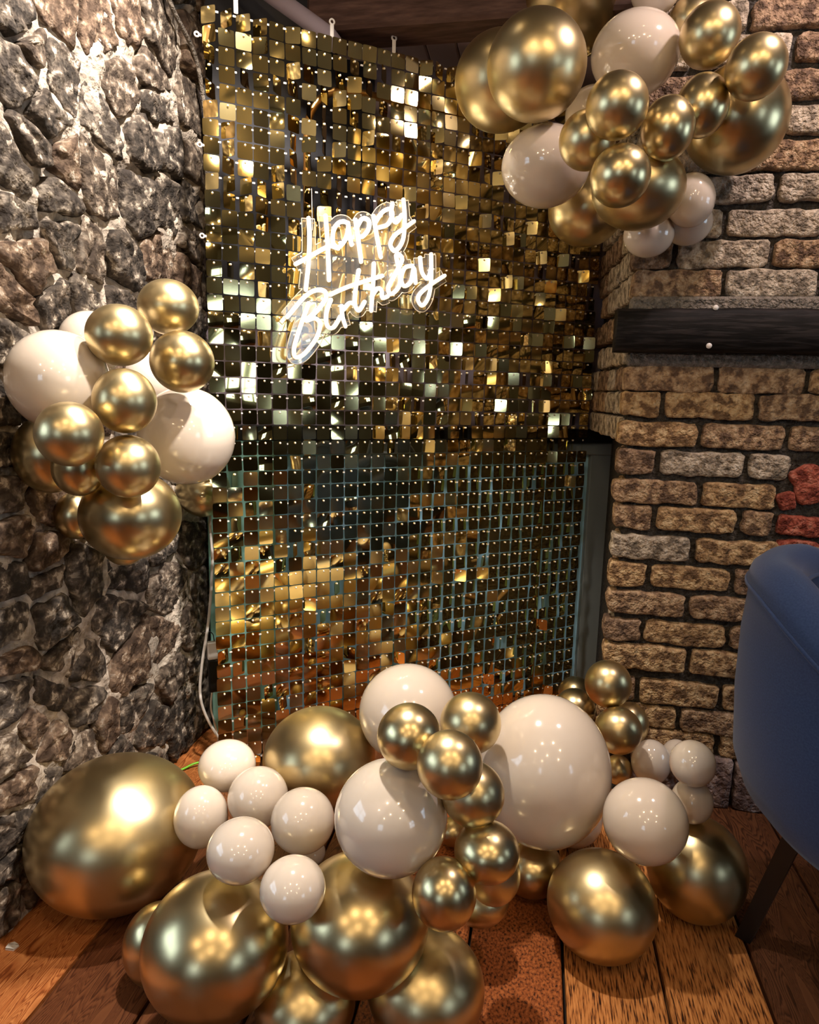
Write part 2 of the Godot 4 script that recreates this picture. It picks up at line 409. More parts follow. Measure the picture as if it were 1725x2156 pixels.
func make_materials() -> void:
	var rough_h := noise_tex(0.02, [], 3, 6, FastNoiseLite.TYPE_SIMPLEX_SMOOTH, 512)
	var fine_h := noise_tex(0.06, [], 4, 5, FastNoiseLite.TYPE_PERLIN, 512)
	# rubble: brown and grey stone with patches of old lime wash
	var stone_cols := [[c8(60, 52, 46), c8(102, 90, 79), c8(142, 128, 113)], [c8(52, 47, 44), c8(92, 84, 76), c8(132, 122, 111)], [c8(64, 52, 44), c8(110, 92, 78), c8(150, 130, 110)], [c8(46, 42, 39), c8(82, 74, 67), c8(122, 111, 100)]]
	M.stone = []
	for i in stone_cols.size():
		var k: Array = stone_cols[i]
		var t := noise_tex(0.012, [[0.0, k[0]], [0.38, k[0]], [0.55, k[1]], [0.72, k[2]], [0.745, c8(184, 173, 158)], [1.0, c8(198, 187, 172)]], 11 + i, 5, FastNoiseLite.TYPE_SIMPLEX_SMOOTH, 1024, 30.0)
		M.stone.append(tri_mat(t, Vector3.ONE * 1.9, 0.95, rough_h, 0.9))
	M.mortar = tri_mat(noise_tex(0.01, [[0.0, c8(104, 96, 87)], [0.45, c8(154, 143, 131)], [0.7, c8(196, 185, 171)], [1.0, c8(212, 203, 190)]], 21, 6, FastNoiseLite.TYPE_SIMPLEX_SMOOTH, 1024, 20.0), Vector3.ONE * 1.7, 0.95, fine_h, 0.9)
	# bricks
	var bc := [[c8(108, 84, 62), c8(172, 140, 102), c8(206, 178, 136)], [c8(96, 76, 62), c8(154, 126, 98), c8(192, 166, 134)], [c8(116, 84, 68), c8(170, 128, 102), c8(204, 168, 138)], [c8(106, 96, 84), c8(166, 152, 134), c8(206, 192, 172)], [c8(80, 64, 54), c8(130, 106, 86), c8(170, 144, 118)], [c8(100, 46, 38), c8(156, 80, 64), c8(190, 120, 100)], [c8(122, 96, 58), c8(178, 144, 92), c8(208, 176, 128)]]
	M.brick = []
	for i in bc.size():
		var k: Array = bc[i]
		var t := noise_tex(0.016, [[0.0, k[0]], [0.3, k[0]], [0.5, k[1]], [0.75, k[2]], [1.0, k[2].lightened(0.2)]], 31 + i, 5, FastNoiseLite.TYPE_SIMPLEX_SMOOTH, 512, 12.0)
		M.brick.append(tri_mat(t, Vector3.ONE * 3.1, 0.95, fine_h, 1.1))
	M.brick_mortar = tri_mat(noise_tex(0.03, [[0.0, c8(44, 41, 39)], [0.5, c8(66, 62, 58)], [1.0, c8(96, 90, 84)]], 41, 5), Vector3.ONE * 3.0, 0.95, fine_h, 1.0)
	M.lime = tri_mat(noise_tex(0.03, [[0.0, c8(86, 80, 74)], [0.5, c8(122, 114, 105)], [1.0, c8(168, 158, 146)]], 42, 5), Vector3.ONE * 3.0, 0.95, fine_h, 1.2)
	M.plinth = tri_mat(noise_tex(0.014, [[0.0, c8(60, 46, 44)], [0.45, c8(110, 92, 88)], [0.7, c8(160, 142, 136)], [1.0, c8(190, 176, 168)]], 43, 6, FastNoiseLite.TYPE_SIMPLEX_SMOOTH, 512, 20.0), Vector3.ONE * 2.4, 0.9, rough_h, 1.6)
	# timber
	var grain := noise_tex(0.02, [], 52, 5, FastNoiseLite.TYPE_SIMPLEX_SMOOTH, 512, 14.0)
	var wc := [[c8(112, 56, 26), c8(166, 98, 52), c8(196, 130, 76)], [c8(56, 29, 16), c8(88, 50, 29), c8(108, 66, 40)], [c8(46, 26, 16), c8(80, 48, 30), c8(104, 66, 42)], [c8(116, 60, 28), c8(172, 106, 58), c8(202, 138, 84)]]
	M.plank = []
	for i in wc.size():
		var k: Array = wc[i]
		var ramp := [[0.0, k[1]]]
		for b in 13:
			var o: float = 0.2 + 0.046 * b
			ramp.append_array([[o, k[2]], [o + 0.026, k[1]], [o + 0.034, k[0]], [o + 0.040, k[1]]])
		ramp.append([1.0, k[2]])
		var t := noise_tex(0.006, ramp, 61 + i, 2, FastNoiseLite.TYPE_SIMPLEX_SMOOTH, 1024, 20.0)
		var pm := tri_mat(t, Vector3(2.6, 2.6, 0.30), 0.42, grain, 0.05)
		M.plank.append(pm)
	M.worn = []
	var speck := noise_tex(0.09, [[0.0, c8(26, 15, 10)], [0.24, c8(34, 19, 12)], [0.29, c8(96, 50, 24)], [0.5, c8(124, 68, 34)], [0.75, c8(150, 88, 46)], [1.0, c8(158, 96, 54)]], 71, 4, FastNoiseLite.TYPE_SIMPLEX_SMOOTH, 1024, 6.0)
	M.worn.append(tri_mat(speck, Vector3(1.6, 1.6, 1.1), 0.45, grain, 0.12))
	var lined := noise_tex(0.05, [[0.0, c8(30, 17, 10)], [0.26, c8(48, 26, 14)], [0.36, c8(128, 78, 40)], [0.5, c8(164, 106, 56)], [0.75, c8(186, 126, 72)], [1.0, c8(194, 134, 80)]], 72, 4, FastNoiseLite.TYPE_SIMPLEX_SMOOTH, 1024, 4.0)
	M.worn.append(tri_mat(lined, Vector3(4.0, 4.0, 0.35), 0.45, grain, 0.12))
	M.gap = mat(c8(18, 12, 9), 0.95)
	var beam_t := noise_tex(0.02, [[0.0, c8(12, 11, 11)], [0.45, c8(22, 20, 20)], [0.6, c8(38, 34, 34)], [1.0, c8(54, 48, 47)]], 81, 4, FastNoiseLite.TYPE_SIMPLEX_SMOOTH, 512, 16.0)
	M.beam = tri_mat(beam_t, Vector3(0.7, 7.0, 7.0), 0.6, beam_t, 0.5)
	M.brown_beam = tri_mat(noise_tex(0.02, [[0.0, c8(58, 42, 38)], [1.0, c8(98, 76, 70)]], 82, 4), Vector3(0.7, 5.0, 5.0), 0.6)
	M.lilac = mat(c8(150, 138, 150), 0.8)
	M.navy = mat(c8(26, 28, 42), 0.55)
	M.blue_paint = tri_mat(noise_tex(0.01, [[0.0, c8(158, 216, 252)], [1.0, c8(178, 228, 255)]], 83, 3), Vector3.ONE, 0.5)
	M.teal = mat(c8(140, 196, 186), 0.6)
	M.grey_post = mat(c8(124, 132, 131), 0.8)
	M.black = mat(c8(16, 16, 17), 0.4)
	M.plaster = mat(c8(186, 174, 160), 0.9)
	M.dark_wall = mat(c8(86, 90, 90), 0.8)
	M.dark_wood = mat(c8(34, 34, 36), 0.5)
	M.ceiling = mat(c8(104, 101, 96), 0.9)
	# rubber, sequins and metal
	M.gold = mat(Color(0.815, 0.745, 0.57), 0.33, 1.0)
	M.gold2 = mat(Color(0.81, 0.74, 0.565), 0.29, 1.0)
	M.cream = mat(c8(206, 194, 180), 0.12)
	M.cream.clearcoat_enabled = true
	M.cream.clearcoat = 0.5
	M.cream.clearcoat_roughness = 0.03
	M.seq = []
	for k in [[Color(0.945, 0.865, 0.60), 0.07], [Color(0.92, 0.85, 0.62), 0.16], [Color(0.945, 0.85, 0.56), 0.04]]:
		M.seq.append(mat(k[0], k[1], 1.0))
	M.pin = mat(c8(232, 226, 214), 0.2)
	M.frame = mat(Color(0.78, 0.60, 0.36), 0.3, 1.0)
	M.clear = mat(Color(1, 1, 1, 0.12), 0.05)
	M.clear.transparency = BaseMaterial3D.TRANSPARENCY_ALPHA
	M.acrylic = mat(Color(1, 1, 1, 0.035), 0.05)
	M.acrylic.transparency = BaseMaterial3D.TRANSPARENCY_ALPHA
	M.clear_edge = mat(c8(205, 192, 168), 0.1)
	M.neon = mat(Color(1, 1, 1), 0.4)
	M.neon.emission_enabled = true
	M.neon.emission = Color(1.0, 0.93, 0.80)
	M.neon.emission_energy_multiplier = 1.4
	M.white_plastic = mat(c8(226, 222, 218), 0.35)
	M.green = mat(c8(120, 205, 40), 0.4)
	M.velvet = tri_mat(noise_tex(0.05, [[0.0, c8(31, 47, 80)], [1.0, c8(50, 69, 106)]], 91, 4), Vector3.ONE * 9.0, 0.85)
	M.velvet.rim_enabled = true
	M.velvet.rim = 0.3
	M.velvet.rim_tint = 0.6
	M.lampglow = mat(Color(1, 1, 1), 0.5)
	M.lampglow.emission_enabled = true
	M.lampglow.emission = WARM
	M.lampglow.emission_energy_multiplier = 12.0

func lamp(called: String, at: Vector3, energy: float, color: Color, label: String, target := Vector3.ZERO, angle := 0.0) -> void:
	# a ceiling spotlight: stem, can, glowing bulb, and its light
	var o := base(called, at)
	tag(o, label, "lamp", "ceiling spotlights")
	var aim := (target - at).normalized() if angle > 0.0 else Vector3.DOWN
	var q := Basis(Quaternion(Vector3.DOWN, aim))
	obj("can", lathe([Vector2(0.0, 0.10), Vector2(0.03, 0.10), Vector2(0.04, 0.085), Vector2(0.045, 0.0), Vector2(0.041, 0.0), Vector2(0.036, 0.08), Vector2(0.0, 0.085)], 20), M.black, o, Transform3D(q, Vector3.ZERO))
	obj("stem", tube([q * Vector3(0, 0.09, 0), Vector3(0, 2.48 - at.y, 0)], 0.008, 8), M.black, o)
	var s := SphereMesh.new()
	s.radius = 0.028
	s.height = 0.056
	s.radial_segments = 20
	s.rings = 10
	obj("bulb", s, M.lampglow, o, Transform3D(q, q * Vector3(0, 0.005, 0)))
	var l: Light3D
	if angle > 0.0:
		var sp := SpotLight3D.new()
		sp.spot_angle = angle
		sp.spot_angle_attenuation = 0.6
		sp.spot_range = 12.0
		sp.spot_attenuation = 2.0
		sp.basis = Basis.looking_at(aim, Vector3.RIGHT)
		l = sp
	else:
		var om := OmniLight3D.new()
		om.omni_range = 12.0
		om.omni_attenuation = 2.0
		l = om
	l.name = "glow"
	l.light_color = color
	l.light_energy = energy
	l.light_size = 0.04
	l.shadow_enabled = true
	l.position = q * Vector3(0, -0.03, 0)
	o.add_child(l)

# ---------------------------------------------------------------- setting
func structure(o: Node) -> Node:
	return tag(o, "", "", "", "structure")

func room() -> void:
	# boarded floor
	var fl := base("floor")
	structure(fl)
	obj("subfloor", box(Vector3(-2.8, -0.12, -3.0), Vector3(3.2, -0.022, 3.4)), M.gap, fl)
	var x := -2.785
	var k := 0
	var edges := []
	while x < 3.1:
		edges.append(x)
		x += 0.1805
	# boundaries line up with the joint seen at x = -0.617
	for i in edges.size():
		var x0: float = edges[i] + 0.003
		var near: bool = x0 > -1.0 and x0 < 0.95
		var cuts := [-3.0, 3.4]
		if not near: cuts = [-3.0, -0.6 + 0.3 * (i % 4), 3.4]
		elif i % 3 == 1: cuts = [-3.0, -0.4, 3.4]
		for j in cuts.size() - 1:
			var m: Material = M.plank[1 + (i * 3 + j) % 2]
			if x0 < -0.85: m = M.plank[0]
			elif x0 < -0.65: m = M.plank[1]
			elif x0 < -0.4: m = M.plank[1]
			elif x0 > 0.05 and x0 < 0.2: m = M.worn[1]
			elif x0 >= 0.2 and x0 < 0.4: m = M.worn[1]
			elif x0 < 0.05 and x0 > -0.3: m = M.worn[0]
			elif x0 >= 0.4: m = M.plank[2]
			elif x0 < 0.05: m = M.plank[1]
			var dy := rng.randf_range(-0.001, 0.0)
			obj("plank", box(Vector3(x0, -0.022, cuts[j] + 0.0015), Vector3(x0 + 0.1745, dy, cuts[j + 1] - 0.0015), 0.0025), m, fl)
	# ceiling and far walls
	structure(obj("ceiling", box(Vector3(-2.8, 2.5, -3.0), Vector3(3.2, 2.62, 3.4)), M.ceiling))
	var bw := new_st()
	box_into(bw, Vector3(-2.8, -0.12, 3.2), Vector3(-1.3, 2.62, 3.4))
	box_into(bw, Vector3(-0.5, -0.12, 3.2), Vector3(3.2, 2.62, 3.4))
	box_into(bw, Vector3(-1.3, -0.12, 3.2), Vector3(-0.5, 1.0, 3.4))
	box_into(bw, Vector3(-1.3, 1.95, 3.2), Vector3(-0.5, 2.62, 3.4))
	structure(obj("wall_back", done(bw), M.dark_wall))
	var w4 := base("window_4")
	structure(w4)
	var wf := new_st()
	for xx in [-1.3, -0.92, -0.54]: box_into(wf, Vector3(xx, 1.0, 3.27), Vector3(xx + 0.04, 1.95, 3.33), 0.004)
	for yy in [1.0, 1.455, 1.91]: box_into(wf, Vector3(-1.3, yy, 3.272), Vector3(-0.5, yy + 0.04, 3.328), 0.004)
	obj("window_frame", done(wf), M.black, w4)
	obj("pane", box(Vector3(-1.3, 1.0, 3.298), Vector3(-0.5, 1.95, 3.302)), M.clear, w4)
	structure(obj("trim_2", box(Vector3(-2.6, 0.0, 3.16), Vector3(3.0, 0.92, 3.2), 0.005), M.dark_wood))
	structure(obj("trim_3", box(Vector3(2.96, 0.0, -1.85), Vector3(3.0, 0.92, 3.16), 0.005), M.dark_wood))
	structure(obj("wall_front", box(Vector3(-2.8, -0.12, -3.1), Vector3(3.2, 2.62, -2.95)), M.dark_wall))
	window_wall("wall_right", 3.0, 3.2, [[-1.45, -0.45], [0.95, 1.95]], 0.98, 1.9, "window_1")
	window_wall("wall_far_left", -2.8, -2.6, [[-0.5, 1.5]], 0.95, 2.1, "window_2")
	# ceiling spotlights
	lamp("ceiling_spotlight", Vector3(-0.42, 2.38, -1.25), WALL_SPOT, COOL, "black ceiling spotlight washing the rubble wall", Vector3(-0.97, 1.0, -1.42), 50.0)
	lamp("ceiling_spotlight", Vector3(0.30, 2.40, -1.02), 8.0, COOL, "black ceiling spotlight over the floor garland aimed at the foot of the rubble wall", Vector3(-0.97, 0.42, -1.46), 15.0)
	lamp("ceiling_spotlight", Vector3(0.75, 2.36, -1.25), 1.3, Color(1.0, 0.9, 0.88), "black ceiling spotlight over the mantel beam", Vector3(0.62, 1.0, -1.8), 60.0)
	var spots := [Vector3(-0.25, 2.34, 0.15), Vector3(0.55, 2.34, 0.0), Vector3(1.25, 2.34, 0.5), Vector3(-0.95, 2.34, 0.9), Vector3(0.2, 2.34, 1.3), Vector3(1.5, 2.34, 1.7), Vector3(-0.4, 2.34, 2.2)]
	var names := ["nearest the sequins on the left", "nearest the sequins on the right", "beside the chair", "by the left window", "in the middle of the room", "by the right window", "at the back of the room"]
	for i in spots.size():
		lamp("ceiling_spotlight", spots[i], ROOM_SPOT, WARM, "black ceiling spotlight " + names[i])

const WALL_SPOT := 5.5
const ROOM_SPOT := 0.5

func window_wall(called: String, x0: float, x1: float, gaps: Array, y0: float, y1: float, win: String) -> void:
	var st := new_st()
	box_into(st, Vector3(x0, -0.12, -3.0), Vector3(x1, y0, 3.3))
	box_into(st, Vector3(x0, y1, -3.0), Vector3(x1, 2.62, 3.3))
	var z := -3.0
	for g in gaps + [[3.3, 3.3]]:
		box_into(st, Vector3(x0, y0, z), Vector3(x1, y1, g[0]))
		z = g[1]
	structure(obj(called, done(st), M.dark_wall))
	var xm := (x0 + x1) * 0.5
	for i in gaps.size():
		var g: Array = gaps[i]
		var w := base(win if i == 0 else "window_%d" % (i + 2))
		structure(w)
		var f := new_st()
		for zz in [g[0], (g[0] + g[1]) / 2 - 0.02, g[1] - 0.04]:
			box_into(f, Vector3(xm - 0.03, y0, zz), Vector3(xm + 0.03, y1, zz + 0.04), 0.004)
		for yy in [y0, (y0 + y1) / 2 - 0.02, y1 - 0.04]:
			box_into(f, Vector3(xm - 0.028, yy, g[0]), Vector3(xm + 0.028, yy + 0.04, g[1]), 0.004)
		obj("window_frame", done(f), M.black, w)
		obj("pane", box(Vector3(xm - 0.002, y0, g[0]), Vector3(xm + 0.002, y1, g[1])), M.clear, w)

# --- rubble wall ------------------------------------------------
func clip_cell(i: int, seeds: Array, lo: Vector2, hi: Vector2) -> PackedVector2Array:
	var poly := PackedVector2Array([lo, Vector2(hi.x, lo.y), hi, Vector2(lo.x, hi.y)])
	var a := Vector2(seeds[i].x, seeds[i].y)
	var wa: float = seeds[i].z * seeds[i].z
	for j in seeds.size():
		if j == i: continue
		var b := Vector2(seeds[j].x, seeds[j].y)
		var d := b - a
		if d.length() > 0.6: continue
		var lim: float = (d.length_squared() + wa - seeds[j].z * seeds[j].z) * 0.5
		var out := PackedVector2Array()
		for k in poly.size():
			var p := poly[k]
			var q := poly[(k + 1) % poly.size()]
			var fp: float = (p - a).dot(d) - lim
			var fq: float = (q - a).dot(d) - lim
			if fp <= 0.0: out.append(p)
			if fp * fq < 0.0: out.append(p.lerp(q, fp / (fp - fq)))
		poly = out
		if poly.size() < 3: break
	return poly

func stone_mesh(poly: PackedVector2Array, c: Vector2, n: FastNoiseLite, bulge: float) -> ArrayMesh:
	# perimeter resampled and worn round, then rings up to a lumpy face (x out of the wall, local z and y)
	var total := 0.0
	for k in poly.size(): total += poly[k].distance_to(poly[(k + 1) % poly.size()])
	var N := 30
	var per := []
	var acc := 0.0
	var k := 0
	var seg := poly[0].distance_to(poly[1])
	for i in N:
		var want := total * i / N
		while acc + seg < want and k < poly.size() - 1:
			acc += seg
			k += 1
			seg = poly[k].distance_to(poly[(k + 1) % poly.size()])
		per.append(poly[k].lerp(poly[(k + 1) % poly.size()], (want - acc) / maxf(seg, 1e-5)) - c)
	var sm := []
	for i in N:
		var p: Vector2 = per[i] * 0.6 + (per[(i + 1) % N] + per[(i - 1 + N) % N]) * 0.2
		sm.append(p * (1.0 + n.get_noise_2d((c.x + p.x) * 9.0, (c.y + p.y) * 9.0) * 0.2 + n.get_noise_2d((c.x + p.x) * 34.0, (c.y + p.y) * 34.0) * 0.14))
	var tilt := Vector2(rng.randf_range(-0.10, 0.10), rng.randf_range(-0.10, 0.10))
	var rings := [[1.0, -0.03], [1.0, 0.35], [0.97, 0.78], [0.90, 0.97], [0.68, 1.0], [0.40, 1.0], [0.16, 1.0]]
	var R := []
	for r in rings:
		var ring := []
		for i in N:
			var p: Vector2 = sm[i] * r[0]
			var h: float = bulge * r[1]
			if r[1] > 0.0:
				h += p.dot(tilt) * r[1] + n.get_noise_2d((c.x + p.x) * 30.0, (c.y + p.y) * 30.0) * 0.005 * r[1] + absf(n.get_noise_2d((c.x + p.x) * 11.0 + 40.0, (c.y + p.y) * 11.0)) * 0.014 * r[1]
			else:
				h = -0.03
			ring.append(Vector3(h, p.y, p.x))
		R.append(ring)
	var st := new_st()
	st.set_smooth_group(0)
	for a in R.size() - 1:
		for i in N:
			var l := (i + 1) % N
			quad(st, R[a][i], R[a + 1][i], R[a + 1][l], R[a][l])
	var top := Vector3.ZERO
	for p in R[R.size() - 1]: top += p / N
	for i in N:
		for p in [R[R.size() - 1][i], top, R[R.size() - 1][(i + 1) % N]]: st.add_vertex(p)
	return done(st, true)

func stone_wall() -> void:
	var w := base("wall_left")
	structure(w)
	var n := FastNoiseLite.new()
	n.seed = 5
	n.frequency = 1.0
	n.fractal_octaves = 3
	# body of the wall and its mortar face
	obj("masonry_core", box(Vector3(-2.6, -0.1, -3.0), Vector3(WALL_X - 0.03, 2.5, -0.86)), M.mortar, w)
	var st := new_st()
	st.set_smooth_group(0)
	var nz := 110
	var ny := 230
	var grid := []
	for i in nz + 1:
		var col := []
		for j in ny + 1:
			var z := -0.86 - 1.26 * i / nz
			var y := -0.02 + 2.52 * j / ny
			var d := n.get_noise_2d(z * 7.0, y * 7.0) * 0.022 + n.get_noise_2d(z * 24.0, y * 24.0 + 9.0) * 0.008
			col.append(Vector3(WALL_X + 0.001 + d, y, z))
		grid.append(col)
	for i in nz:
		for j in ny:
			quad(st, grid[i][j], grid[i][j + 1], grid[i + 1][j + 1], grid[i + 1][j])
	obj("mortar", done(st, true), M.mortar, w)
	# stone seeds: those picked from the view, then fillers where none is near
	var seeds := []
	for s in STONES: seeds.append(Vector3(s.x, s.y, s.z))
	for i in 900:
		var p := Vector2(rng.randf_range(-2.1, -0.88), rng.randf_range(0.0, 2.5))
		var ok := true
		for s in seeds:
			if Vector2(s.x, s.y).distance_to(p) < s.z + 0.085:
				ok = false
				break
		if ok: seeds.append(Vector3(p.x, p.y, 0.05))
	for i in seeds.size():
		var poly := clip_cell(i, seeds, Vector2(-2.12, 0.0), Vector2(-0.86, 2.5))
		if poly.size() < 3: continue
		var ins := Geometry2D.offset_polygon(poly, -0.007, Geometry2D.JOIN_ROUND)
		if ins.is_empty(): continue
		var q: PackedVector2Array = ins[0]
		if q.size() < 3: continue
		var c := Vector2.ZERO
		for p in q: c += p / q.size()
		var area := 0.0
		for k in q.size(): area += q[k].cross(q[(k + 1) % q.size()]) * 0.5
		if absf(area) < 0.0006: continue
		if area < 0.0: q.reverse()
		var o := obj("stone", stone_mesh(q, c, n, rng.randf_range(0.008, 0.024)), M.stone[rng.randi() % 4], w)
		o.position = Vector3(WALL_X - 0.002, c.y, c.x)

# --- brick chimney ---------------------------------------------
func edge_steps(l: float) -> Array:
	var out := [0.0, 0.002, 0.006]
	var k: int = maxi(2, int((l - 0.012) / 0.014))
	for i in range(1, k): out.append(0.006 + (l - 0.012) * i / k)
	out.append_array([l - 0.006, l - 0.002, l])
	return out

func brick_mesh(len_: float, hgt: float, dep: float, seed_: int) -> ArrayMesh:
	# worn brick: front face towards +z, chipped edges, lumpy face
	var n := FastNoiseLite.new()
	n.seed = seed_
	n.frequency = 14.0
	n.fractal_octaves = 3
	var xs := edge_steps(len_)
	var ys := edge_steps(hgt)
	var nx: int = xs.size() - 1
	var ny: int = ys.size() - 1
	var st := new_st()
	st.set_smooth_group(0)
	var P := []
	for i in nx + 3:
		var col := []
		for j in ny + 3:
			var u: float = xs[clampi(i - 1, 0, nx)] / len_
			var v: float = ys[clampi(j - 1, 0, ny)] / hgt
			var x := (u - 0.5) * len_
			var y := (v - 0.5) * hgt
			var rim: bool = i == 0 or j == 0 or i == nx + 2 or j == ny + 2
			var ex: float = minf(u, 1.0 - u) * len_
			var ey: float = minf(v, 1.0 - v) * hgt
			var r := 0.006
			var z := 0.0
			if ex < r: z -= (r - sqrt(maxf(r * r - (r - ex) * (r - ex), 0.0))) * 0.8
			if ey < r: z -= (r - sqrt(maxf(r * r - (r - ey) * (r - ey), 0.0))) * 0.8
			# round the corners in plan and wear the edges
			var cx: float = maxf(0.0, 0.008 - ex)
			var cy: float = maxf(0.0, 0.008 - ey)
			var pull: float = minf(cx, cy) * 0.45
			x -= signf(x) * pull
			y -= signf(y) * pull
			x += n.get_noise_2d(y * 3.0, 7.0 + signf(x)) * 0.006 * (1.0 if ex < 0.02 else 0.3)
			y += n.get_noise_2d(x * 1.3, 3.0 + signf(y)) * 0.006 * (1.0 if ey < 0.02 else 0.3)
			z += n.get_noise_2d(x, y) * 0.004 + n.get_noise_2d(x * 3.0 + 5.0, y * 3.0) * 0.002
			if rim: z = -dep
			col.append(Vector3(x, y, z))
		P.append(col)
	for i in nx + 2:
		for j in ny + 2:
			quad(st, P[i][j], P[i][j + 1], P[i + 1][j + 1], P[i + 1][j])
	return done(st, true)

func prism(foot: Array, y0: float, y1: float) -> ArrayMesh:
	var st := new_st()
	st.set_smooth_group(-1)
	var n := foot.size()
	for i in n:
		var a: Vector2 = foot[i]
		var b: Vector2 = foot[(i + 1) % n]
		quad(st, Vector3(a.x, y0, a.y), Vector3(a.x, y1, a.y), Vector3(b.x, y1, b.y), Vector3(b.x, y0, b.y))
	for i in range(1, n - 1):
		for p in [foot[0], foot[i + 1], foot[i]]: st.add_vertex(Vector3(p.x, y0, p.y))
		for p in [foot[0], foot[i], foot[i + 1]]: st.add_vertex(Vector3(p.x, y1, p.y))
	return done(st)

func chimney() -> void:
	var w := base("wall_chimney")
	structure(w)
	obj("masonry_core", prism([Vector2(0.275, -2.94), Vector2(0.228, -1.818), Vector2(1.7, -1.818), Vector2(1.7, -2.94)], -0.1, 0.96), M.brick_mortar, w)
	obj("upper_core", prism([Vector2(0.185, -2.94), Vector2(0.222, -1.818), Vector2(1.7, -1.818), Vector2(1.7, -2.94)], 0.96, 2.5), M.brick_mortar, w)
	structure(obj("wall_beyond", box(Vector3(1.7, -0.1, -2.95), Vector3(3.0, 2.5, -1.85)), M.plaster))
	# courses: brick centre heights, read off the view
	var below := [1.113, 1.050, 0.977, 0.907, 0.832, 0.765, 0.688, 0.614, 0.540, 0.464, 0.392, 0.300, 0.229, 0.166]
	var above := [1.336, 1.403, 1.471, 1.547, 1.616, 1.690, 1.764, 1.839, 1.910, 1.984, 2.058, 2.132, 2.206, 2.280, 2.354, 2.428]
	var rows := below + above
	var variants := {}
	for r in rows.size():
		var y: float = rows[r]
		var up: bool = y > 1.2
		var gap_next := 0.074
		var hgt := 0.061 + rng.randf_range(-0.003, 0.003)
		if y > 0.25 and y < 0.4: hgt = 0.066
		var x := 0.203 + rng.randf_range(-0.004, 0.004)
		var header: bool = (r % 2 == 1)
		var first := true
		while x < 1.66:
			var L: float = 0.197 + rng.randf_range(-0.012, 0.012)
			if first and header: L = 0.092
			first = false
			var lim := 1.66
			if y > 0.7 and y < 0.93 and x < 1.2: lim = 0.582 + (0.025 if y > 0.87 else 0.0)
			if x >= lim - 0.06:
				if lim < 1.0: x = 1.25; continue
				break
			if x < lim and lim < 1.0: L = minf(L, lim - x)
			var hue: int = [0, 1, 4, 3, 0, 1, 4, 0][rng.randi() % 8]
			if up: hue = [1, 3, 3, 4, 3, 1][rng.randi() % 6]
			elif y > 0.95: hue = [0, 6, 1, 0][rng.randi() % 4]
			var key := "%d_%d_%d" % [int(L * 200), int(hgt * 500), rng.randi() % 3]
			if not variants.has(key): variants[key] = brick_mesh(L, hgt, 0.05, variants.size() + 1)
			obj("brick", variants[key], M.brick[hue], w, Transform3D(Basis(Vector3(0, 0, 1), rng.randf_range(-0.012, 0.012)), Vector3(x + L / 2, y, BRICK_Z + rng.randf_range(-0.004, 0.003))))
			x += L + 0.013
	# the return of the upper chimney, running back behind the backdrop
	var a := Vector3(0.214, 0, -1.815)
	var b := Vector3(0.172, 0, -2.36)
	var along := (b - a).normalized()
	var out := Vector3(along.z, 0, -along.x)
	if out.x > 0: out = -out
	var bs := Basis(-along, Vector3.UP, out)
	for y in above + [1.113, 1.050, 0.985, 1.18, 1.255]:
		var s := 0.02 + rng.randf_range(0.0, 0.05)
		while s < 0.5:
			var L := rng.randf_range(0.085, 0.19)
			var key := "r%d" % int(L * 100)
			if not variants.has(key): variants[key] = brick_mesh(L, 0.058, 0.05, variants.size() + 1)
			obj("brick", variants[key], M.brick[[1, 3, 3, 4][rng.randi() % 4]], w, Transform3D(bs, a + along * (s + L / 2) + Vector3(0, y, 0)))
			s += L + 0.016
	# quoin sides of the lower chimney
	var al := (Vector3(0.262, 0, -2.36) - Vector3(0.216, 0, -1.815)).normalized()
	var o2 := Vector3(al.z, 0, -al.x)
	if o2.x > 0: o2 = -o2
	var b2 := Basis(-al, Vector3.UP, o2)
	for r in below.size():
		var y: float = below[r]
		if y > 0.96: continue
		var L := 0.19 if r % 2 == 1 else 0.095
		var key := "q%d" % int(L * 100)
		if not variants.has(key): variants[key] = brick_mesh(L, 0.058, 0.03, variants.size() + 1)
		obj("brick", variants[key], M.brick[[1, 3, 0][rng.randi() % 3]], w, Transform3D(b2, Vector3(0.214, y, -1.80) + al * (0.012 + L / 2)))
	# red bricks of the old fireplace arch at the right
	var red := [[0.655, 0.866, 0.066, 0.092, 0.42], [0.610, 0.822, 0.040, 0.044, 0.25], [0.718, 0.900, 0.052, 0.10, 0.25], [0.672, 0.764, 0.150, 0.050, -0.02], [0.648, 0.702, 0.098, 0.052, 0.0], [0.765, 0.702, 0.115, 0.052, 0.02], [0.755, 0.815, 0.04, 0.04, 0.1], [0.80, 0.764, 0.14, 0.05, 0.0], [0.81, 0.85, 0.06, 0.11, 0.25], [0.90, 0.78, 0.1, 0.06, 0.3], [0.865, 0.70, 0.12, 0.052, 0.0], [0.98, 0.72, 0.1, 0.06, 0.4]]
	for q in red:
		obj("brick", brick_mesh(q[2], q[3], 0.05, 200 + int(q[0] * 1000)), M.brick[5], w, Transform3D(Basis(Vector3(0, 0, 1), q[4]), Vector3(q[0], q[1], BRICK_Z)))
	# bedding mortar over and under the mantel
	var st := new_st()
	box_into(st, Vector3(0.206, 1.268, -1.83), Vector3(1.66, 1.306, -1.792), 0.006)
	box_into(st, Vector3(0.208, 1.142, -1.83), Vector3(1.66, 1.176, -1.797), 0.006)
	obj("bedding_mortar", done(st), M.lime, w)
	# rough plinth course
	var x2 := 0.30
	for i in 6:
		var L := rng.randf_range(0.2, 0.34)
		obj("plinth_stone", brick_mesh(L, 0.135, 0.1, 300 + i), M.plinth, w, Transform3D(Basis.IDENTITY, Vector3(x2 + L / 2, 0.068, BRICK_Z + 0.015)))
		x2 += L + 0.008
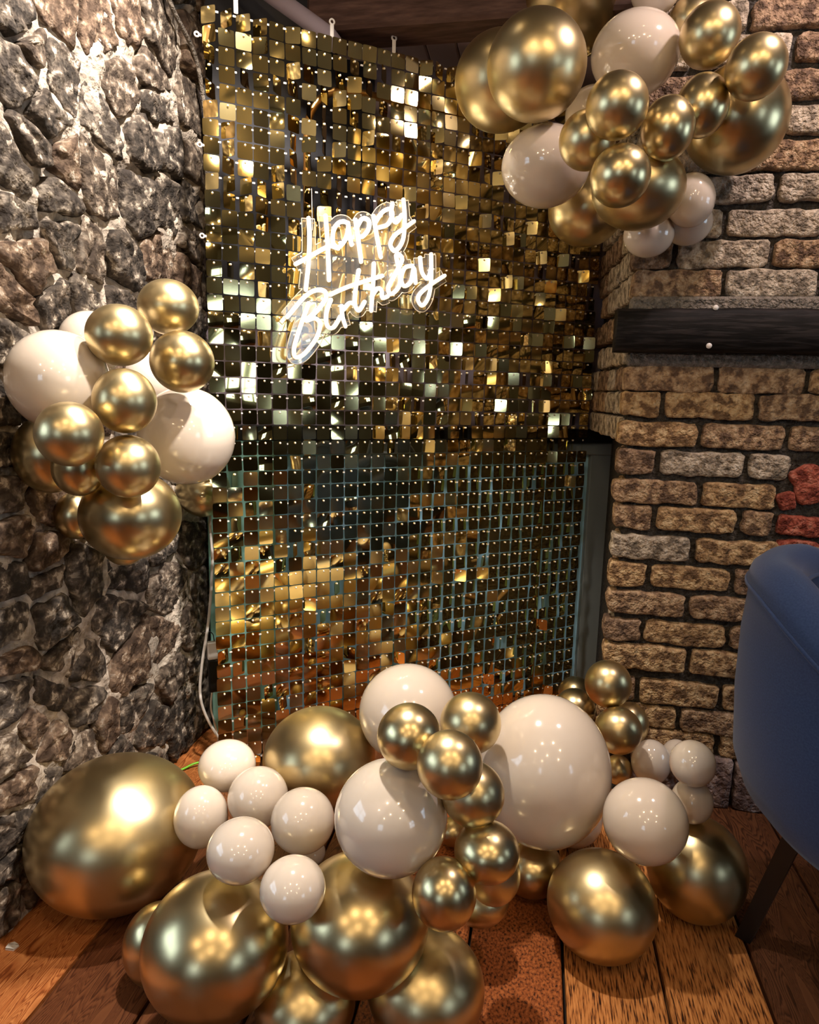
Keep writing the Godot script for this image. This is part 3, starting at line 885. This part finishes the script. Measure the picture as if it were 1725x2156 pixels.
	# mantel beam
	var mt := base("mantel_beam", Vector3(0.172, 1.174, BRICK_Z))
	tag(mt, "black weathered timber mantel beam on the brick chimney with two white studs", "mantel")
	var bm := new_st()
	bm.set_smooth_group(0)
	var n := FastNoiseLite.new()
	n.seed = 9
	n.frequency = 6.0
	var secs := []
	var prof := [Vector2(-0.012, 0.0), Vector2(0.062, 0.0), Vector2(0.072, 0.008), Vector2(0.074, 0.05), Vector2(0.071, 0.088), Vector2(0.06, 0.098), Vector2(-0.012, 0.101)]
	for i in 61:
		var x := 1.45 * i / 60.0
		var sec := []
		for p in prof:
			var wob := n.get_noise_2d(x * 2.0, p.y * 30.0 + p.x * 20.0) * 0.005
			sec.append(Vector3(x, p.y + wob * 0.7, p.x + (wob if p.x > 0 else 0.0)))
		secs.append(sec)
	for i in 60:
		for k in prof.size():
			var l := (k + 1) % prof.size()
			quad(bm, secs[i][k], secs[i][l], secs[i + 1][l], secs[i + 1][k])
	for e in [0, 60]:
		for k in range(1, prof.size() - 1):
			var t3 := [secs[e][0], secs[e][k + 1], secs[e][k]] if e == 0 else [secs[e][0], secs[e][k], secs[e][k + 1]]
			for p in t3: bm.add_vertex(p)
	obj("beam", done(bm, false), M.beam, mt)
	for p in [Vector3(0.216, 0.099, 0.064), Vector3(0.207, 0.013, 0.075)]:
		var s := lathe([Vector2(0, 0.004), Vector2(0.004, 0.0035), Vector2(0.006, 0.0015), Vector2(0.0065, -0.002)], 14)
		tag(obj("stud", s, M.white_plastic, mt, Transform3D(Basis(Vector3.RIGHT, PI / 2), p)), "round white stud")

# --- alcove behind the backdrop ----------------------------------
func alcove() -> void:
	var A := Vector3(-0.985, 0, -1.95)
	var B := Vector3(0.32, 0, -2.52)
	var d := (B - A).normalized()
	var nrm := Vector3(-d.z, 0, d.x)
	if nrm.z < 0: nrm = -nrm
	var bs := Basis(d, Vector3.UP, nrm)
	var L := A.distance_to(B)
	var xf := Transform3D(bs, A)
	var w := base("wall_alcove")
	structure(w)
	obj("plaster", box(Vector3(0, 0.9, -0.12), Vector3(L, 2.5, 0.0)), M.lilac, w, xf)
	obj("painted_board", box(Vector3(0.0, -0.02, -0.12), Vector3(L, 0.91, 0.004)), M.blue_paint, w, xf)
	obj("teal_board", box(Vector3(0.0, -0.02, 0.004), Vector3(0.20, 0.91, 0.09), 0.003), M.teal, w, xf)
	obj("navy_panel", box(Vector3(0.01, 1.25, 0.0), Vector3(0.50, 2.5, 0.012), 0.003), M.navy, w, xf)
	# dado rail with its grey end post
	var t := base("trim_1")
	structure(t)
	obj("dado_rail", box(Vector3(0.0, 0.91, -0.02), Vector3(L - 0.02, 0.957, 0.05), 0.004), M.black, t, xf)
	obj("moulding", box(Vector3(0.2, 0.868, -0.02), Vector3(L - 0.03, 0.91, 0.03), 0.004), M.grey_post, t, xf)
	obj("post", box(Vector3(L - 0.155, -0.0, -0.02), Vector3(L - 0.045, 0.868, 0.024), 0.003), M.grey_post, t, xf)
	# boarded ceiling over the alcove and the beam in front of it
	var c := base("ceiling_alcove")
	structure(c)
	obj("ceiling_deck", box(Vector3(-0.62, 2.03, -2.94), Vector3(0.22, 2.1, -1.9)), M.lilac, c)
	var x := -0.62
	while x < 0.2:
		obj("ceiling_board", box(Vector3(x + 0.001, 2.008, -2.9), Vector3(x + 0.085, 2.03, -1.93), 0.004), M.lilac, c)
		x += 0.0865
	var b := base("ceiling_beam", Vector3(-0.64, 1.975, -1.93))
	structure(b)
	obj("beam", box(Vector3(0.0, 0.0, -0.06), Vector3(0.84, 0.5, 0.06), 0.008), M.brown_beam, b)
	var p := base("ceiling_brace", Vector3(-0.74, 1.98, -1.87))
	tag(p, "round grey painted brace slanting up to the left beside the ceiling beam", "brace")
	obj("brace_pole", tube([Vector3(0.17, -0.03, -0.02), Vector3(0.157, -0.014, -0.01), Vector3(-0.008, 0.096, 0.0), Vector3(-0.15, 0.2, 0.01), Vector3(-0.2, 0.5, 0.01)], 0.022, 16), M.lilac, p)

# --- sequin backdrop ---------------------------------------------
func sequin_mesh(a: float, b: float, c: float, w: float, h: float) -> ArrayMesh:
	# a thin square plate with rounded corners, slightly bent
	var st := new_st()
	var N := 6
	var F := []
	for i in N + 1:
		var row := []
		for j in N + 1:
			var u := 2.0 * i / N - 1.0
			var v := 2.0 * j / N - 1.0
			var x := u * w * 0.5
			var y := v * h * 0.5
			if absf(u) == 1.0 and absf(v) == 1.0:
				x *= 0.95
				y *= 0.95
			row.append(Vector3(x, y - 0.0125, a * x * x + b * x * y + c * y * y))
		F.append(row)
	var nr := func(p: Vector3) -> Vector3:
		var y := p.y + 0.0125
		return Vector3(-(2 * a * p.x + b * y), -(b * p.x + 2 * c * y), 1.0).normalized()
	for side in [0, 1]:
		for i in N:
			for j in N:
				var q := [F[i][j], F[i][j + 1], F[i + 1][j + 1], F[i + 1][j]]
				if side == 1: q.reverse()
				for k in [0, 1, 2, 0, 2, 3]:
					var p: Vector3 = q[k]
					var m: Vector3 = nr.call(p)
					st.set_normal(m if side == 0 else -m)
					st.add_vertex(p - (Vector3(0, 0, 0.0007) if side == 1 else Vector3.ZERO))
	return st.commit()

func backdrop() -> void:
	var o := base("sequin_backdrop", Vector3(SEQ_O.x, 0, SEQ_O.z))
	tag(o, "tall hanging backdrop of shimmering square gold sequins between stone wall and brick chimney", "backdrop")
	var bs := Basis(SEQ_U, Vector3.UP, SEQ_N)
	var n := FastNoiseLite.new()
	n.seed = 12
	n.frequency = 0.09
	var variants := []
	for i in 10:
		variants.append(sequin_mesh(rng.randf_range(-0.5, 0.5), rng.randf_range(-0.5, 0.5), rng.randf_range(-0.5, 0.5), 0.0375, 0.0375))
	for i in 6:
		variants.append(sequin_mesh(rng.randf_range(-5, 5), rng.randf_range(-3, 3), rng.randf_range(-5, 5), 0.0375, 0.0375))
	var places := []
	var eye := Vector3(0, 1.064, 0)
	var fwd := Vector3(-0.176, -0.171, -0.969)
	var pins := new_st()
	var ball := SphereMesh.new()
	ball.radius = 0.0026
	ball.height = 0.0058
	ball.radial_segments = 8
	ball.rings = 4
	for r in ROWS:
		for c in COLS:
			# how freely the sequins swing differs over the sheet
			var loose := 0.05
			if r < 11 and c < 11: loose = 0.42
			elif r < 11: loose = 0.22
			elif r < 26 and c > 10: loose = 0.36
			elif r < 26: loose = 0.08
			elif r > 33 and c < 10: loose = 0.08
			var at := SEQ_U * (c * PITCH) + Vector3(0, SEQ_O.y - r * PITCH, 0) + SEQ_N * (n.get_noise_2d(c, r) * 0.004)
			at += SEQ_U * rng.randf_range(-0.0006, 0.0006)
			var yaw := rng.randfn(0.0, 0.05)
			if r > 26 and c > 13: yaw += rng.randf_range(-0.02, 0.36)
			if rng.randf() < loose:
				if c < 11: yaw = rng.randf_range(0.35, 1.05) * (1.0 if rng.randf() < 0.6 else -1.0)
				elif rng.randf() < 0.75: yaw = rng.randf_range(-1.0, -0.55)
				else: yaw = rng.randf_range(0.4, 0.9)
			var pitch_ := rng.randfn(0.0, 0.038)
			if c < 16: pitch_ -= 0.12 * smoothstep(38.0, 46.0, float(r))
			var roll := rng.randfn(0.0, 0.022)
			var b2 := bs * Basis(Vector3.UP, yaw) * Basis(Vector3.RIGHT, pitch_) * Basis(Vector3(0, 0, 1), roll)
			var v: int = rng.randi() % 10 if rng.randf() < 0.84 else 10 + rng.randi() % 6
			var m: int = [0, 0, 0, 2, 2, 1][rng.randi() % 6]
			var xf := Transform3D(b2, at)
			var wp: Vector3 = at + o.position
			places.append([(wp - eye).dot(fwd), v, m, xf])
			for dx in [-0.0, 0.0]:
				pins.append_from(ball, 0, Transform3D(bs, at + SEQ_N * 0.0022 + Vector3(0, 0.0005, 0)))
				break
	var order := range(places.size())
	order.sort_custom(func(p, q): return places[p][0] < places[q][0])
	var rest := []
	for k in 3: rest.append(new_st())
	for k in order.size():
		var pl: Array = places[order[k]]
		if k < 300:
			obj("sequin", variants[pl[1]], M.seq[pl[2]], o, pl[3])
		else:
			rest[pl[2]].append_from(variants[pl[1]], 0, pl[3])
	var am := ArrayMesh.new()
	for k in 3:
		am = rest[k].commit(am)
		am.surface_set_material(k, M.seq[k])
	var far := MeshInstance3D.new()
	far.name = "sequins"
	far.mesh = am
	far.set_meta("kind", "stuff")
	o.add_child(far, true)
	var pn := obj("pins", pins.commit(), M.pin, o)
	pn.set_meta("kind", "stuff")
	# the clear grid that carries the sequins
	var g := new_st()
	for r in ROWS - 1:
		for c in COLS - 1:
			if rng.randf() < 0.45: continue
			var s := new_st()
			box_into(s, Vector3(-0.0035, -0.0022, -0.0035), Vector3(0.0035, 0.0016, -0.0015))
			g.append_from(done(s), 0, Transform3D(bs, SEQ_U * ((c + 0.5) * PITCH) + Vector3(0, SEQ_O.y - r * PITCH - 0.002, 0)))
	obj("connectors", g.commit(), M.white_plastic, o).set_meta("kind", "stuff")
	# white hooks and side clips
	for c in [1.6, 7.5, 11.7]:
		var s := new_st()
		box_into(s, Vector3(-0.005, 0.0, -0.004), Vector3(0.005, 0.032, 0.0), 0.0015)
		tube_into(s, ring_points(Vector3(0, 0.036, -0.002), 0.006, 14), 0.0024, 6, true)
		obj("hook", done(s), M.white_plastic, o, Transform3D(bs, SEQ_U * (c * PITCH) + Vector3(0, SEQ_O.y + 0.004, 0)))
	for r in [1.5, 7.4, 12.5]:
		var s := new_st()
		tube_into(s, ring_points(Vector3(-0.027, 0.0, 0), 0.005, 12), 0.0022, 6, true)
		box_into(s, Vector3(-0.024, -0.003, -0.002), Vector3(-0.016, 0.003, 0.001), 0.001)
		obj("clip", done(s), M.white_plastic, o, Transform3D(bs, Vector3(0, SEQ_O.y - r * PITCH, 0)))
	# the gold stand behind it
	var f := base("backdrop_stand", Vector3(SEQ_O.x, 0, SEQ_O.z))
	tag(f, "slim gold tube stand with rounded top standing behind the sequin backdrop", "stand")
	var x0 := 6.2 * PITCH
	var x1 := 26.0 * PITCH
	var pts := [Vector3(x0, 0.0, -0.045), Vector3(x0, 1.72, -0.045)]
	for k in range(1, 9):
		var a := PI - PI / 2 * k / 8.0
		pts.append(Vector3(x0 + 0.12 + 0.12 * cos(a), 1.72 + 0.12 * sin(a), -0.045))
	for k in range(0, 9):
		var a := PI / 2 - PI / 2 * k / 8.0
		pts.append(Vector3(x1 - 0.12 + 0.12 * cos(a), 1.72 + 0.12 * sin(a), -0.045))
	pts.append(Vector3(x1, 0.0, -0.045))
	obj("hoop", tube(pts, 0.010, 12), M.frame, f, Transform3D(bs, Vector3.ZERO))
	for x in [x0, x1]:
		obj("foot", box(Vector3(x - 0.02, 0.0, -0.10), Vector3(x + 0.02, 0.008, -0.02), 0.002), M.frame, f, Transform3D(bs, Vector3.ZERO))

func ring_points(c: Vector3, r: float, n: int) -> Array:
	var out := []
	for k in n: out.append(c + Vector3(cos(TAU * k / n), sin(TAU * k / n), 0) * r)
	return out

# --- lit sign ------------------------------------------------------
func neon_sign() -> void:
	var bs := Basis(SEQ_U, Vector3.UP, SEQ_N)
	var o := base("neon_sign", SEQ_O + SEQ_N * 0.05)
	tag(o, "glowing warm white Happy Birthday lettering on clear acrylic in front of the sequins", "sign")
	var xf := Transform3D(bs, Vector3.ZERO)
	var words := [new_st(), new_st()]
	var outline: Array = []
	var channel := new_st()
	for i in NEON.size():
		var pts := []
		var flat := PackedVector2Array()
		for v in NEON[i]: pts.append(Vector3(v.x, -v.y, 0.006))
		var smooth := curve_through(pts, 0.006)
		for p in smooth: flat.append(Vector2(p.x, p.y))
		tube_into(words[0 if i < NEON_FIRST else 1], smooth, 0.0052, 10)
		var low := []
		for p in smooth: low.append(p - Vector3(0, 0, 0.0042))
		tube_into(channel, low, 0.0056, 8)
		outline.append_array(Geometry2D.offset_polyline(flat, 0.017, Geometry2D.JOIN_ROUND, Geometry2D.END_ROUND))
	for k in 2:
		obj(["happy_lettering", "birthday_lettering"][k], done(words[k], true), M.neon, o, xf)
	obj("channel", done(channel, true), M.white_plastic, o, xf)
	# join the strokes' outlines into one acrylic plate
	var merged: Array = []
	for p in outline:
		if Geometry2D.is_polygon_clockwise(p): continue
		var cur: PackedVector2Array = p
		var again := true
		while again:
			again = false
			for k in merged.size():
				var u := Geometry2D.merge_polygons(cur, merged[k])
				var outer := []
				for q in u:
					if not Geometry2D.is_polygon_clockwise(q): outer.append(q)
				if outer.size() == 1:
					cur = outer[0]
					merged.remove_at(k)
					again = true
					break
		merged.append(cur)
	for p in merged:
		var st := new_st()
		var tri := Geometry2D.triangulate_polygon(p)
		for z in [-0.002, 0.0]:
			for t in range(0, tri.size(), 3):
				var q := [p[tri[t]], p[tri[t + 1]], p[tri[t + 2]]]
				if z < -0.001: q.reverse()
				for v in q: st.add_vertex(Vector3(v.x, v.y, z))
		obj("acrylic_plate", done(st), M.acrylic, o, xf)
		var edge := []
		for v in p: edge.append(Vector3(v.x, v.y, -0.001))
		obj("plate_edge", tube(edge, 0.0013, 6, true), M.clear_edge, o, xf)
	# two clear suspension lines
	for u in [0.235, 0.455]:
		obj("hanging_line", tube([Vector3(u, -0.47, 0.0), Vector3(u + 0.012, -0.36, -0.045)], 0.0007, 5), M.white_plastic, o, xf)
	for at in [NEON[0][2], NEON[4][1], NEON[10][4], NEON[18][2]]:
		var l := OmniLight3D.new()
		l.name = "sign_glow"
		l.light_color = Color(1.0, 0.92, 0.78)
		l.light_energy = 0.012
		l.light_size = 0.005
		l.shadow_enabled = true
		l.omni_range = 8.0
		l.omni_attenuation = 2.0
		l.position = xf * Vector3(at.x, -at.y, 0.006)
		o.add_child(l, true)

const NEON_FIRST := 10

# --- balloons --------------------------------------------------------
func make_balloon_meshes() -> void:
	var prof := []
	for k in 41:
		var t := PI * k / 40.0
		var r := sin(t)
		var y := cos(t)
		if y < 0.0:
			# pear towards the neck
			r *= 1.0 - 0.05 * y * y
			y *= 1.0 + 0.05 * y * y
		if k > 37: r = maxf(r, 0.07)
		prof.append(Vector2(r if k > 0 else 0.0, y))
	balloon_mesh = lathe(prof, 56)
	knot_mesh = lathe([Vector2(0.075, 0.03), Vector2(0.05, -0.03), Vector2(0.045, -0.07), Vector2(0.085, -0.10), Vector2(0.095, -0.12), Vector2(0.06, -0.13), Vector2(0.035, -0.10), Vector2(0.0, -0.09)], 18)

func balloons() -> void:
	make_balloon_meshes()
	var mid := {"L": Vector3(-0.88, 0.95, -1.30), "R": Vector3(0.22, 1.70, -1.75), "B": Vector3(0, 0.12, -1.3)}
	var groups := {"L": "balloons of the left wall cluster", "R": "balloons of the upper right cluster", "B": "balloons of the floor garland"}
	for b in BALLOONS:
		var at := Vector3(b[1], b[2], b[3])
		var r: float = b[4]
		var o := base("balloon", at)
		tag(o, b[7], "balloon", groups[b[6]])
		var core: Vector3 = mid[b[6]]
		if b[6] == "B": core.x = at.x; core.z = at.z - 0.25
		var away := (core - at).normalized()
		away = (away + Vector3(0.05, -0.35, -0.75)).normalized()
		var turn := Basis(Quaternion(Vector3.DOWN, away))
		var sc := Basis.from_scale(Vector3(r, r * b[5], r))
		var m: Material = M.cream
		if b[0] == "gold": m = M.gold if rng.randf() < 0.6 else M.gold2
		obj("balloon_skin", balloon_mesh, m, o, Transform3D(sc * turn, Vector3.ZERO))
		obj("knot", knot_mesh, m, o, Transform3D(sc * turn, sc * (away * 1.03)))

# --- chair --------------------------------------------------------------
func chair() -> void:
	var o := base("tub_chair", Vector3(0.68, 0.0, -1.18))
	tag(o, "blue velvet tub chair with piped edge and slanting black legs at the right", "chair")
	var face := 0.42
	o.rotation.y = -face
	# local: the chair faces +x, its back is towards -x
	var N := 48
	var prof := [[0.22, 0.17], [0.225, 0.21], [0.25, 0.255], [0.30, 0.29], [0.36, 0.308], [0.50, 0.316], [0.62, 0.316], [0.72, 0.310]]
	var rings := []
	var pipe := []
	var pipe_in := []
	for i in N + 1:
		var w: float = lerpf(-1.0, 1.0, float(i) / N)
		var th: float = PI + w * 2.05
		var top: float = 0.80 - 0.20 * smoothstep(0.18, 0.95, absf(w))
		var dir := Vector3(cos(th), 0, sin(th))
		var stretch: float = 1.0
		var ring := []
		for p in prof:
			var y: float = 0.335 + (p[0] - 0.22) * (top - 0.05 - 0.335) / 0.5
			ring.append(dir * (p[1] * stretch) + Vector3(0, y, 0))
		var ro: float = 0.310
		pipe.append(dir * (ro + 0.004) + Vector3(0, top - 0.045, 0))
		for k in 7:
			var a := PI * k / 6.0
			ring.append(dir * (ro - 0.040 + 0.045 * cos(a)) + Vector3(0, top - 0.04 + 0.042 * sin(a), 0))
		pipe_in.append(dir * (ro - 0.087) + Vector3(0, top - 0.045, 0))
		ring.append(dir * (ro - 0.095) + Vector3(0, top - 0.15, 0))
		ring.append(dir * (ro - 0.10) + Vector3(0, 0.38, 0))
		rings.append(ring)
	var st := new_st()
	st.set_smooth_group(0)
	for i in N:
		for k in rings[0].size() - 1:
			quad(st, rings[i][k], rings[i][k + 1], rings[i + 1][k + 1], rings[i + 1][k])
	for e in [0, N]:
		var c := Vector3.ZERO
		for p in rings[e]: c += p / rings[e].size()
		for k in rings[e].size():
			var l: int = (k + 1) % rings[e].size()
			for p in ([c, rings[e][k], rings[e][l]] if e == N else [c, rings[e][l], rings[e][k]]): st.add_vertex(p)
	obj("shell", done(st, true), M.velvet, o)
	obj("piping", tube(pipe, 0.0042, 8), M.velvet, o)
	obj("inner_piping", tube(pipe_in, 0.004, 8), M.velvet, o)
	obj("seat", lathe([Vector2(0, 0.47), Vector2(0.17, 0.468), Vector2(0.22, 0.45), Vector2(0.235, 0.42), Vector2(0.23, 0.37), Vector2(0.2, 0.335), Vector2(0, 0.33)], 36), M.velvet, o)
	for k4 in 4:
		var an := PI * 1.06 + PI / 2 * k4
		var s := Vector2(cos(an), sin(an))
		var a := Vector3(s.x * 0.17, 0.36, s.y * 0.17)
		var f := Vector3(s.x * 0.26, 0.0, s.y * 0.26)
		var lg := new_st()
		lg.set_smooth_group(-1)
		var side := Vector3(s.x, 0, s.y).normalized()
		var t := side.cross(Vector3.UP)
		var q := []
		for e in [[a, 0.017], [f, 0.0145]]:
			var c4 := []
			for k in 4:
				var d: Vector3 = [side + t, side - t, -side - t, -side + t][k]
				c4.append(e[0] + d * e[1])
			q.append(c4)
		for k in 4:
			var l := (k + 1) % 4
			quad(lg, q[0][k], q[0][l], q[1][l], q[1][k])
		quad(lg, q[1][0], q[1][1], q[1][2], q[1][3])
		obj("leg", done(lg), M.black, o)

# --- cables and scraps ----------------------------------------------------
func small_things() -> void:
	var c := obj("power_cable", tube(curve_through([Vector3(-0.94, 1.0, -1.90), Vector3(-0.935, 0.80, -1.875), Vector3(-0.907, 0.69, -1.80), Vector3(-0.886, 0.583, -1.766), Vector3(-0.887, 0.423, -1.738), Vector3(-0.899, 0.29, -1.712), Vector3(-0.90, 0.197, -1.70), Vector3(-0.873, 0.12, -1.70), Vector3(-0.83, 0.06, -1.71), Vector3(-0.74, 0.006, -1.76)], 0.02), 0.0042, 8), M.white_plastic)
	tag(c, "white power cable hanging down between the rubble wall and the sequin backdrop", "cable")
	var c2 := obj("wall_cable", tube(curve_through([Vector3(-0.952, 2.12, -1.69), Vector3(-0.945, 2.0, -1.735), Vector3(-0.945, 1.93, -1.86), Vector3(-0.945, 1.80, -1.91), Vector3(-0.945, 1.6, -1.91), Vector3(-0.945, 1.3, -1.92)], 0.02), 0.006, 8), M.lime)
	tag(c2, "grey cable running down the top of the rubble wall beside the backdrop", "cable")
	var a := base("power_adapter", Vector3(-0.885, 0.0, -1.722))
	tag(a, "small white power adapter with a black lead at the backdrop's lower left edge", "adapter")
	var bs := Basis(SEQ_U, Vector3.UP, SEQ_N)
	obj("case", box(Vector3(0.0, 0.30, -0.02), Vector3(0.028, 0.352, 0.0), 0.003), M.white_plastic, a, Transform3D(bs, Vector3.ZERO))
	obj("lower_case", box(Vector3(0.002, 0.20, -0.02), Vector3(0.03, 0.298, -0.002), 0.003), M.black, a, Transform3D(bs, Vector3.ZERO))
	obj("lead", tube(curve_through([Vector3(0.02, 0.352, -0.01), Vector3(0.016, 0.375, -0.01), Vector3(0.0, 0.385, -0.01), Vector3(-0.012, 0.38, -0.012)], 0.005), 0.0016, 6), M.black, a, Transform3D(bs, Vector3.ZERO))
	obj("plug_wire", tube(curve_through([Vector3(0.01, 0.20, -0.01), Vector3(0.006, 0.15, -0.01), Vector3(0.02, 0.08, -0.02), Vector3(0.03, 0.004, -0.03)], 0.01), 0.003, 6), M.white_plastic, a, Transform3D(bs, Vector3.ZERO))
	var g := obj("green_wire", tube(curve_through([Vector3(-0.955, 0.004, -1.615), Vector3(-0.93, 0.006, -1.64), Vector3(-0.90, 0.012, -1.672), Vector3(-0.85, 0.004, -1.70), Vector3(-0.75, 0.004, -1.72)], 0.01), 0.0032, 8), M.green)
	tag(g, "short bright green wire on the floorboards behind the biggest gold balloon", "wire")
	var st := new_st()
	st.set_smooth_group(-1)
	var p := [Vector3(-0.010, 0.0, -0.004), Vector3(-0.002, 0.0, -0.010), Vector3(0.011, 0.0, -0.006), Vector3(0.009, 0.0, 0.006), Vector3(-0.008, 0.0, 0.007)]
	for k in range(1, 4):
		for v in [p[0], p[k], p[k + 1]]: st.add_vertex(v + Vector3(0, 0.003 + 0.002 * (k % 2), 0))
		for v in [p[0], p[k + 1], p[k]]: st.add_vertex(v)
	for k in 5:
		var l := (k + 1) % 5
		quad(st, p[k], p[k] + Vector3(0, 0.003, 0), p[l] + Vector3(0, 0.003, 0), p[l])
	var s := obj("paper_scrap", done(st), M.white_plastic, null, Transform3D(Basis.IDENTITY, Vector3(-0.935, 0.0, -1.0)))
	tag(s, "tiny torn white scrap lying on the boards at the foot of the rubble wall", "scrap")
